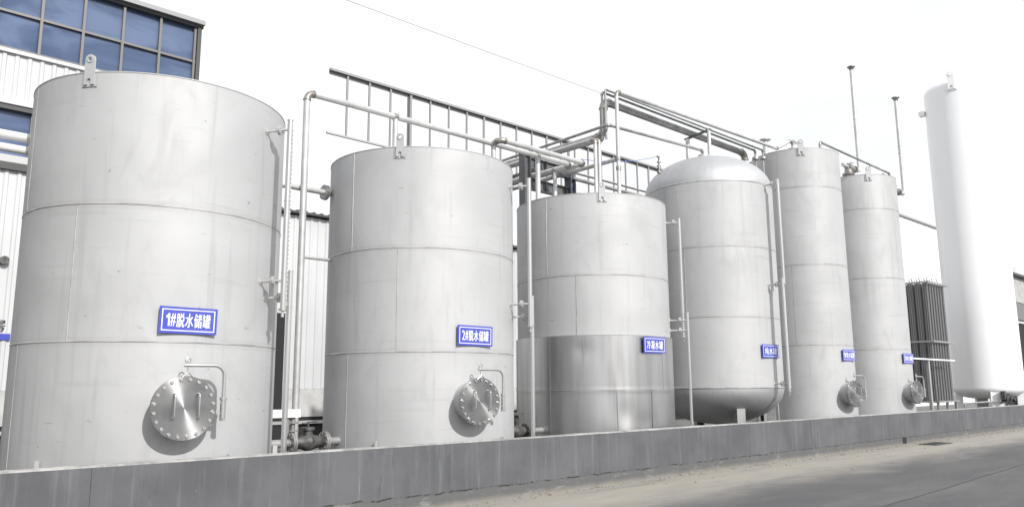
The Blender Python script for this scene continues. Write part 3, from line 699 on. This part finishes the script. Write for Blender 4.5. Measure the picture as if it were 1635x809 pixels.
def vent_stack(t, neck, vx, vy, vz, x0, ztop, flip=False):
    g = lambda x, y, z: L_((x, y, z), t)
    s = MB(); runs, arcs = bent([g(x0, vy, vz), g(vx, vy, vz), g(vx, vy, ztop)], 0.16)
    s.cyl(*runs[0], 0.062, 14); s.tube(arcs[0], 0.066, 14); s.cyl(*runs[1], 0.062, 14)
    for q in (0.42, 0.5): s.cyl(g(vx, vy, vz + (ztop - vz) * q), g(vx, vy, vz + (ztop - vz) * q + 0.03), 0.07, 14)
    o = s.build('vent_pipe', M['pipe'], t)
    c = MB(); c.tube([g(vx, vy, ztop - 0.06), g(vx, vy, ztop), g(vx, vy, ztop + 0.05), g(vx, vy, ztop + 0.07)], [0.07, 0.085, 0.135, 0.13], 22); c.build('vent_cap', M['elbow'], o)
    v = MB(); xm = (x0 + vx) / 2
    flange(v, g(xm - 0.26, vy, vz), (1, 0, 0), 0.12, 0.025, 8); flange(v, g(xm + 0.26, vy, vz), (1, 0, 0), 0.12, 0.025, 8)
    v.tube([g(xm - 0.22, vy, vz), g(xm, vy, vz), g(xm + 0.22, vy, vz)], [0.075, 0.12, 0.075], 16); v.cyl(g(xm, vy, vz), g(xm, vy, vz + 0.2), 0.03, 10); v.bar(g(xm - 0.02, vy, vz + 0.2), g(xm + 0.24, vy, vz + 0.22), 0.03, 0.015)
    v.build('vent_valve', M['elbow'], o)
    if neck:
        k = MB(); k.cyl(g(*neck), g(neck[0], neck[1], vz - 0.1), 0.12, 20); flange(k, g(neck[0], neck[1], 8.6), (0, 0, 1), 0.2, 0.025, 10); k.cyl(g(neck[0], neck[1], 8.62), g(neck[0], neck[1], vz), 0.06, 14)
        k.build('roof_nozzle', M['elbow'], o)
vent_stack(t6, (26.15, 11.04, 8.3), 27.05, 11.04, 8.86, 25.75, 12.6)
vent_stack(t6, None, 29.15, 10.4, 8.28, 27.6, 11.82)
mb = MB(); runs, arcs = bent([L_((26.95, 10.25, 8.3), t6), L_((26.95, 10.25, 8.62), t6), L_((27.5, 10.25, 8.55), t6)], 0.06)
for r_ in runs: mb.cyl(*r_, 0.025, 10)
mb.tube(arcs[0], 0.03, 10); mb.build('roof_stub', M['elbow'], t6)

# white cryogenic tank
X7 = 38.438; R7 = 1.357
t7 = thing('cryogenic_tank', 'very tall white painted gas tank standing on short legs at the right', 'tank', (X7, YC, 0))
prof = [(0.01, 1.02)] + [(R7 * math.sin(a) ** 0.7, 1.47 - 0.45 * math.cos(a)) for a in [math.pi / 2 * i / 14 for i in range(1, 15)]]
mb = MB(); mb.lathe(prof, 96); mb.build('bottom_head', M['white'], t7)
mb = MB(); mb.lathe([(R7, 1.47), (R7, 1.49), (R7, 14.6), (R7, 14.62)], 96); mb.build('shell', M['white'], t7)
mb = MB(); mb.lathe([(R7 * math.cos(a) ** 0.6 if a < 1.57 else 0.01, 14.62 + 0.5 * math.sin(a)) for a in [math.pi / 2 * i / 14 for i in range(15)]], 96); mb.build('top_head', M['white'], t7)
lifting_lug(t7, -172, R7, 14.78, 1.65, 'white')
mb = MB(); mb.obox(frame(112, R7 + 0.12, 13.85) @ Vector((0, 0, 0)), (0.14, 0, 0), (0, 0.12, 0), (0, 0, 0.10)); mb.build('side_nozzle', M['white'], t7)
for a in (-150, -62, 30, 118):
    f = frame(a, R7 - 0.22, 0); g3 = f.to_3x3(); lg = MB()
    lg.obox(f @ Vector((0, 0.72, 0.14)), g3 @ Vector((0.24, 0, 0)), (0, 0, 0.72), g3 @ Vector((0, 0, 0.012)))
    lg.obox(f @ Vector((0.22, 0.72, 0.0)), g3 @ Vector((0.012, 0, 0)), (0, 0, 0.72), g3 @ Vector((0, 0, 0.127)))
    lg.obox(f @ Vector((-0.22, 0.72, 0.0)), g3 @ Vector((0.012, 0, 0)), (0, 0, 0.72), g3 @ Vector((0, 0, 0.127)))
    o = lg.build('leg', M['white'], t7)
    pe = plate([(-0.05, -0.06), (0.05, -0.06), (0.05, 0.02), (0, 0.07), (-0.05, 0.02)], [circle(0.02, 12)], 0.02); pe.build('leg_eye', M['white'], o, mx=f @ Matrix.Translation((0.02, 1.08, 0.155)))
vm = MB(); random.seed(11)
for i in range(9):
    px_ = -1.0 + i * 0.17; zz = random.uniform(0.95, 1.22)
    vm.cyl((px_, -0.95, zz), (px_ + 0.1, -0.45, zz), 0.03, 8); vm.cyl((px_, -0.98, zz), (px_, -0.93, zz), 0.085, 14); vm.cyl((px_, -0.9, zz - 0.4), (px_, -0.9, zz + 0.15), 0.022, 8)
    vm.cyl((px_ - 0.08, -0.82, zz - 0.1), (px_ + 0.14, -0.82, zz - 0.1), 0.05, 10)
vm.cyl((-1.2, -0.9, 1.02), (0.6, -0.9, 1.02), 0.03, 10); vm.cyl((-1.2, -0.8, 0.9), (0.6, -0.8, 0.9), 0.04, 10); vm.box(-1.25, -1.05, -0.95, -0.8, 1.05, 1.35)
vm.build('valve_manifold', M['iron'], t7)
mb = MB(); mb.bar((0.35, -1.0, 1.0), (0.62, -1.05, 1.17), 0.03, 0.02); mb.build('valve_handle', M['bluehose'], t7)

# ------------------------------------------------------------------ pipe rack, pipes and lattice
rk = thing('pipe_rack', 'dark grey steel pipe rack with two H columns standing behind the tanks', 'rack', (13.4, 12.78, 0))
def hcol(x, y, z, s=0.2):
    m = MB(); h = s / 2
    m.box(x - h, x - h + 0.016, y - h, y + h, 0, z); m.box(x + h - 0.016, x + h, y - h, y + h, 0, z); m.box(x - h + 0.016, x + h - 0.016, y - 0.006, y + 0.006, 0, z); m.box(x - h - 0.01, x + h + 0.01, y - h - 0.01, y + h + 0.01, z + 0.0005, z + 0.02)
    return m
def ibeam(x0, x1, y, z0, z1, s=0.14):
    m = MB(); m.box(x0, x1, y - s / 2, y + s / 2, z1 - 0.016, z1); m.box(x0, x1, y - s / 2, y + s / 2, z0, z0 + 0.016); m.box(x0, x1, y - 0.006, y + 0.006, z0 + 0.016, z1 - 0.016)
    x = x0 + 0.2
    while x < x1: m.box(x, x + 0.012, y - s / 2 + 0.004, y + s / 2 - 0.004, z0 + 0.017, z1 - 0.017); x += 0.35
    return m
put(hcol(12.6, 12.78, 6.95), 'column', M['rack'], rk); put(hcol(14.15, 12.78, 6.62), 'column', M['rack'], rk)
put(ibeam(12.702, 14.3, 12.78, 6.64, 6.90), 'beam', M['rack'], rk); put(ibeam(12.702, 14.048, 12.78, 6.14, 6.40), 'beam', M['rack'], rk)
m_ = ibeam(14.4, 14.9, 12.78, 6.64, 6.90)
for yy in (14.8,):
    put(hcol(12.6, yy, 6.95), 'column', M['rack'], rk); put(hcol(13.4, yy, 6.95), 'column', M['rack'], rk); put(ibeam(12.702, 13.298, yy, 6.64, 6.90), 'beam', M['rack'], rk)

YB = 15.2
pipes('process_pipe', 'pale pipe rising between the first two tanks then crossing above the second', 'pipe', (6.27, 11.5, 0),
      [([(6.27, 11.5, 0), (6.27, 11.5, 6.46), (12.78, 11.5, 6.46), (12.78, YB, 6.46), (12.78, YB, 0)], 0.055), ([(8.05, 11.5, 5.3), (8.05, 11.5, 6.42)], 0.05), ([(10.45, 11.5, 0), (10.45, 11.5, 6.42)], 0.05), ([(11.72, 11.5, 5.3), (11.72, 11.5, 6.42)], 0.055), ([(12.78, 12.0, 5.3), (12.78, 12.0, 6.42)], 0.045)],
      group='pipes above the tanks', clamps=[((8.05, 11.5, 6.46), (1, 0, 0), 0.068), ((10.45, 11.5, 6.46), (1, 0, 0), 0.068), ((11.72, 11.5, 6.46), (1, 0, 0), 0.068), ((12.78, 12.0, 6.46), (0, 1, 0), 0.068)])
pipes('process_pipe', 'short upper pipe running beside the long one over the gap between second and third tanks', 'pipe', (10.4, 11.25, 6.4),
      [([(10.42, 11.42, 6.48), (10.42, 11.25, 6.48), (12.96, 11.25, 6.48), (12.96, YB, 6.46), (12.96, YB, 0)], 0.055)], group='pipes above the tanks')
pipes('process_pipe', 'tall thin pipe rising from the clad tank and running right to the slim tanks', 'pipe', (13.87, 11.04, 5.37),
      [([(13.87, 11.04, 5.3), (13.87, 11.04, 8.33), (21.3, 11.04, 8.5), (21.95, 10.85, 8.86), (21.95, 10.85, 8.55)], 0.045), ([(13.87, 11.1, 6.72), (13.87, YB, 6.66), (13.87, YB, 0)], 0.05), ([(21.98, 10.85, 8.84), (22.9, 10.85, 8.72), (22.9, 10.85, 8.3)], 0.035)],
      group='pipes above the tanks', clamps=[((13.87, 11.04, 6.72), (0, 0, 1), 0.06), ((13.87, 11.04, 6.5), (0, 0, 1), 0.06)])
pipes('process_pipe', 'slender pipe bending over to the nozzle on top of the domed tank', 'pipe', (13.6, 11.1, 7.4),
      [([(13.6, YB, 0), (13.6, YB, 7.38), (13.6, 11.1, 7.48), (17.42, 11.1, 7.66), (17.476, 11.1, 7.54)], 0.035)], group='pipes above the tanks', m='pipe_dull')
pipes('process_pipe', 'thick grey pipe stepping up and running beneath the thin pipes over the domed tank', 'pipe', (14.0, 11.55, 7.4),
      [([(14.0, YB, 0), (14.0, YB, 7.42), (14.0, 11.55, 7.42), (14.0, 11.55, 8.27), (20.35, 11.55, 8.27), (20.35, 11.55, 0)], 0.09)], group='pipes above the tanks', m='pipe_dull',
      flanges=[((20.35, 11.55, 7.95), (0, 0, 1), 0.17), ((20.35, 11.55, 7.65), (0, 0, 1), 0.19)])
pipes('process_pipe', 'pair of thin pipes lying together above the thick grey pipe', 'pipe', (13.75, 11.35, 7.2),
      [([(13.72, YB, 0), (13.72, YB, 7.2), (13.72, 11.35, 7.2), (13.72, 11.35, 8.36), (20.6, 11.35, 8.36), (20.6, 11.35, 0)], 0.03), ([(13.72, 11.25, 7.2), (13.72, 11.25, 8.40), (20.85, 11.25, 8.40), (20.85, 11.25, 0)], 0.026)], group='pipes above the tanks', m='pipe_dull',
      flanges=[((20.6, 11.35, 8.12), (0, 0, 1), 0.1), ((20.85, 11.25, 8.16), (0, 0, 1), 0.1)])
pipes('process_pipe', 'two upright pipes side by side rising from the clad tank roof and turning back', 'pipe', (13.1, 11.04, 5.37),
      [([(13.07, 11.04, 5.3), (13.07, 11.04, 7.02), (13.07, YB, 7.0), (13.07, YB, 0)], 0.042), ([(13.2, 11.04, 5.3), (13.2, 11.04, 7.04), (13.2, YB, 7.0), (13.2, YB, 0)], 0.042)], group='pipes above the tanks', clamps=[((13.07, 11.04, 5.42), (0, 0, 1), 0.08), ((13.2, 11.04, 5.42), (0, 0, 1), 0.08)])
pipes('process_pipe', 'two horizontal pipes running right from the rack behind the clad tank', 'pipe', (14.5, 13.2, 6.8),
      [([(13.45, YB, 0), (13.45, YB, 6.84), (13.45, 13.2, 6.84), (21, 13.2, 6.84)], 0.05), ([(13.3, 13.5, 0), (13.3, 13.5, 7.12), (21, 13.5, 7.12)], 0.03)], group='pipes above the tanks', m='pipe_dull')
pipes('crossover_pipe', 'thin pipe crossing from one tall slim tank to the other', 'pipe', (22.33, 10.2, 8.36),
      [([(22.33, 10.2, 8.3), (22.33, 10.2, 8.72), (27.42, 10.2, 8.70), (27.42, 10.2, 8.3)], 0.036), ([(25.85, 10.2, 8.36), (25.85, 10.2, 8.68)], 0.022)], m='pipe_dull', flanges=[((22.33, 10.2, 8.45), (0, 0, 1), 0.06)])
sf = thing('pipe_support', 'small steel goal-post frame holding the pipes above the domed tank', 'frame', (17.6, 11.3, 7.3))
put(MB().cyl((17.62, 11.0, 7.3), (17.62, 11.0, 8.25), 0.05, 12), 'post', M['pipe'], sf)
put(MB().cyl((17.62, 11.66, 7.25), (17.62, 11.66, 8.14), 0.055, 12), 'post', M['pipe'], sf)
put(MB().bar((17.62, 10.94, 8.24), (17.62, 11.74, 8.14), 0.08, 0.04), 'crossbar', M['rack'], sf)
pipes('feed_pipe', 'white lagged pipe entering the left side of the nearest tank, upper of two', 'pipe', (2.3, 11.8, 4.95), [([(-9, 11.8, 4.90), (2.5, 11.8, 4.90)], 0.062)], m='whitepipe', group='white pipes left of the nearest tank')
pipes('feed_pipe', 'white lagged pipe entering the left side of the nearest tank, lower of two', 'pipe', (2.3, 11.8, 4.78), [([(-9, 11.8, 4.73), (2.5, 11.8, 4.73)], 0.055)], m='whitepipe', group='white pipes left of the nearest tank')
pipes('link_pipe', 'flanged pipe linking the two leftmost tanks near their tops', 'pipe', (6.1, 11.6, 4.85), [([(5.3, 11.6, 4.85), (6.95, 11.6, 4.85)], 0.047)], flanges=[((6.72, 11.6, 4.85), (1, 0, 0), 0.13)])
pipes('link_pipe', 'thin plain pipe joining the upright pipe to the second tank', 'pipe', (6.4, 11.5, 3.68), [([(6.32, 11.5, 3.70), (6.95, 11.5, 3.70)], 0.026)])
vv = thing('gate_valve', 'flanged valve low between the two leftmost tanks, just above the wall', 'valve', (6.2, 11.0, 0))
put(MB().cyl((5.3, 11.0, 0.82), (6.95, 11.0, 0.82), 0.06, 14), 'pipe', M['pipe_dull'], vv)
mb = MB(); flange(mb, (5.95, 11, 0.82), (1, 0, 0), 0.15); put(mb, 'flange', M['pipe_dull'], vv); mb = MB(); flange(mb, (6.50, 11, 0.82), (1, 0, 0), 0.15); put(mb, 'flange', M['pipe_dull'], vv)
mb = MB(); mb.tube([(6.0, 11, 0.82), (6.12, 11, 0.82), (6.22, 11, 0.82), (6.33, 11, 0.82), (6.46, 11, 0.82)], [0.08, 0.10, 0.145, 0.10, 0.08], 18); mb.cyl((6.22, 11, 0.82), (6.22, 11, 1.02), 0.07, 14); mb.cyl((6.22, 11, 1.0), (6.22, 11, 1.04), 0.1, 14); put(mb, 'valve_body', M['iron'], vv)
mb = MB(); mb.cyl((6.22, 11, 1.02), (6.22, 11, 1.12), 0.02, 8); mb.bar((6.12, 11, 1.1), (6.36, 11, 1.12), 0.03, 0.012); put(mb, 'valve_handle', M['iron'], vv)
put(MB().box(6.15, 6.3, 10.92, 11.08, -0.004, 0.66), 'pedestal', M['rack'], vv)
vv = thing('gate_valve', 'dark valve low in the narrow gap between the second and clad tanks', 'valve', (10.6, 11.0, 0))
put(MB().cyl((9.7, 11.0, 0.8), (11.3, 11.0, 0.8), 0.055, 14), 'pipe', M['pipe_dull'], vv)
mb = MB(); flange(mb, (10.3, 11, 0.8), (1, 0, 0), 0.14); put(mb, 'flange', M['iron'], vv); mb = MB(); flange(mb, (10.8, 11, 0.8), (1, 0, 0), 0.14); put(mb, 'flange', M['iron'], vv)
mb = MB(); mb.tube([(10.35, 11, 0.8), (10.55, 11, 0.8), (10.75, 11, 0.8)], [0.08, 0.14, 0.08], 16); mb.cyl((10.55, 11, 0.8), (10.55, 11, 1.1), 0.05, 12); mb.cyl((10.55, 11, 1.1), (10.55, 11, 1.13), 0.14, 16); put(mb, 'valve_body', M['iron'], vv)
put(MB().box(10.48, 10.62, 10.92, 11.08, -0.004, 0.66), 'pedestal', M['rack'], vv)
br = thing('cable_tray', 'short white metal channel on a post beside the nearest tank', 'tray', (5.75, 11.1, 0))
mb = MB(); mb.box(5.35, 6.1, 11.04, 11.16, 1.21, 1.29); mb.box(5.35, 6.1, 11.02, 11.038, 1.19, 1.31); put(mb, 'channel', M['whitepipe'], br)
put(MB().cyl((5.92, 11.1, 0), (5.92, 11.1, 1.21), 0.04, 10), 'post', M['pipe_dull'], br)
mb = MB(); mb.cyl((6.02, 11.1, 0.95), (6.02, 11.1, 1.2), 0.035, 10); mb.cyl((6.02, 11.1, 0.98), (6.02, 11.1, 1.0), 0.09, 14); mb.cyl((6.02, 11.1, 1.1), (6.02, 11.1, 1.12), 0.07, 14); put(mb, 'drain_fitting', M['pipe_dull'], br)

la = thing('steel_lattice', 'long grey steel frame of upright bars between two rails against the sky', 'frame', (22, 24.3, 7.5))
mb = MB(); mb.box(14.13, 60, 24.24, 24.40, 12.95, 13.04); mb.box(14.13, 60, 24.385, 24.40, 12.83, 12.949); put(mb, 'top_rail', M['lattice'], la)
put(MB().box(14.07, 60, 24.27, 24.36, 10.57, 10.64), 'bottom_rail', M['trim'], la)
for i in range(48):
    x = 14.87 + 0.955 * i; s_ = 0.05 if i % 4 == 3 else 0.036
    put(MB().box(x - s_, x + s_, 24.29, 24.35, 10.645, 12.945), 'upright', M['lattice'], la)
for x in (17.735, 27.0, 36.0, 45.0, 54.0): put(MB().box(x - 0.05, x + 0.05, 24.41, 24.5, 7.5, 12.94), 'column', M['lattice'], la)

cb = MB(); pts = []
for i in range(41):
    x = -16 + (13.75 + 16) * i / 40; s_ = (i / 40); pts.append((x, 11.3, 8.30 - 0.35 * 4 * s_ * (1 - s_) * 0.25))
cb.tube(pts, 0.008, 6); tag(cb.build('overhead_cable', M['cable']), 'thin cable crossing the white sky down to the corner of the pipes', 'cable')
hz = MB(); pts = []
for i in range(21):
    s_ = i / 20; pts.append((12.9 + (16.16 - 12.9) * s_, 11.3 + 0.3 * s_, 6.58 + (7.36 - 6.58) * s_ - 0.10 * 4 * s_ * (1 - s_)))
hz.tube(pts, 0.007, 6)
hz.tube([(14.0, 12.6, 5.2), (14.0, 12.6, 6.9), (14.0, 12.3, 7.0)], 0.011, 6)
tag(hz.build('air_hose', M['bluehose']), 'thin blue air hose stretched from the rack to the domed tank', 'hose')

# ------------------------------------------------------------------ vaporiser and canopy
va = thing('ambient_vaporiser', 'tall dark finned-tube vaporiser block between the slim tank and the white tank', 'vaporiser', (34.2, 12, 0))
ft = MB(); sp_ = 0.285
for a in range(8):
    c, s_ = math.cos(math.pi * a / 4 + 0.2), math.sin(math.pi * a / 4 + 0.2); ft.obox((c * 0.058, s_ * 0.058, 3.30), (c * 0.046, s_ * 0.046, 0), (-s_ * 0.004, c * 0.004, 0), (0, 0, 2.30))
ft.cyl((0, 0, 0.92), (0, 0, 5.72), 0.022, 10)
ft0 = ft.build('fin_tube', M['vapor'], va)
bd = MB(); bd.tube([(0.1425 - 0.1425 * math.cos(math.pi * k / 10), 0, 5.7 + 0.13 * math.sin(math.pi * k / 10)) for k in range(11)], 0.022, 10)
bd0 = bd.build('return_bend', M['pipe'], va); first = True
for i in range(7):
    for j in range(6):
        mx = Matrix.Translation((33.33 + i * sp_ - 34.2, 11.42 + j * sp_ - 12, 0))
        if first: ft0.matrix_local = mx; bd0.matrix_local = mx; first = False
        else:
            dup(ft0, va, mx)
            if i % 2 == 0 and i < 6: dup(bd0, va, mx)
for z in (0.98, 3.28, 5.6):
    b = MB(); x0, x1, y0, y1 = 33.15, 35.22, 11.24, 13.05
    b.box(x0 - 0.06, x1 + 0.12, y0 - 0.04, y0 - 0.005, z - 0.03, z + 0.03); b.box(x0 - 0.06, x1 + 0.12, y1, y1 + 0.035, z - 0.03, z + 0.03)
    b.box(x0 - 0.04, x0 - 0.005, y0 - 0.004, y1 - 0.001, z - 0.03, z + 0.03); b.box(x1 + 0.005, x1 + 0.04, y0 - 0.004, y1 - 0.001, z - 0.03, z + 0.03)
    put(b, 'frame_band', M['vframe'], va)
for x in (33.2, 34.2, 35.15):
    for y in (11.27, 13.0): put(MB().box(x - 0.05, x + 0.05, y - 0.02, y + 0.06, -0.004, 0.945), 'leg', M['vframe'], va)
ca = thing('small_canopy', 'little white-edged canopy on a single post in front of the vaporiser', 'canopy', (31.6, 10.95, 0))
put(MB().box(29.6, 31.95, 10.94, 12.2, 2.53, 2.555), 'roof_sheet', M['rack'], ca)
put(MB().box(29.6, 34.3, 10.9, 10.935, 2.52, 2.575), 'edge_strip', M['whitepipe'], ca)
put(MB().box(31.62, 31.76, 10.96, 11.06, -0.004, 2.525), 'post', M['trim'], ca)
cb = thing('control_cabinet', 'dark cabinet under the small canopy', 'cabinet', (31, 11.9, 0))
mb = MB(); mb.box(29.9, 31.5, 11.6, 12.1, 0.1, 2.1); put(mb, 'body', M['dark'], cb)
mb = MB(); mb.box(29.95, 30.68, 11.58, 11.598, 0.15, 2.05); mb.box(30.72, 31.45, 11.58, 11.598, 0.15, 2.05); put(mb, 'doors', M['iron'], cb)
mb = MB(); mb.box(29.9, 31.5, 11.65, 12.05, -0.004, 0.098); put(mb, 'base', M['rack'], cb)
pipes('ground_pipe', 'thin bright pipe lying just above the wall beside the white tank', 'pipe', (36, 10.2, 0.9), [([(33.0, 10.3, 0), (33.0, 10.3, 0.93), (37.2, 10.3, 0.95), (37.2, 10.5, 0.95)], 0.03)], m='tube')
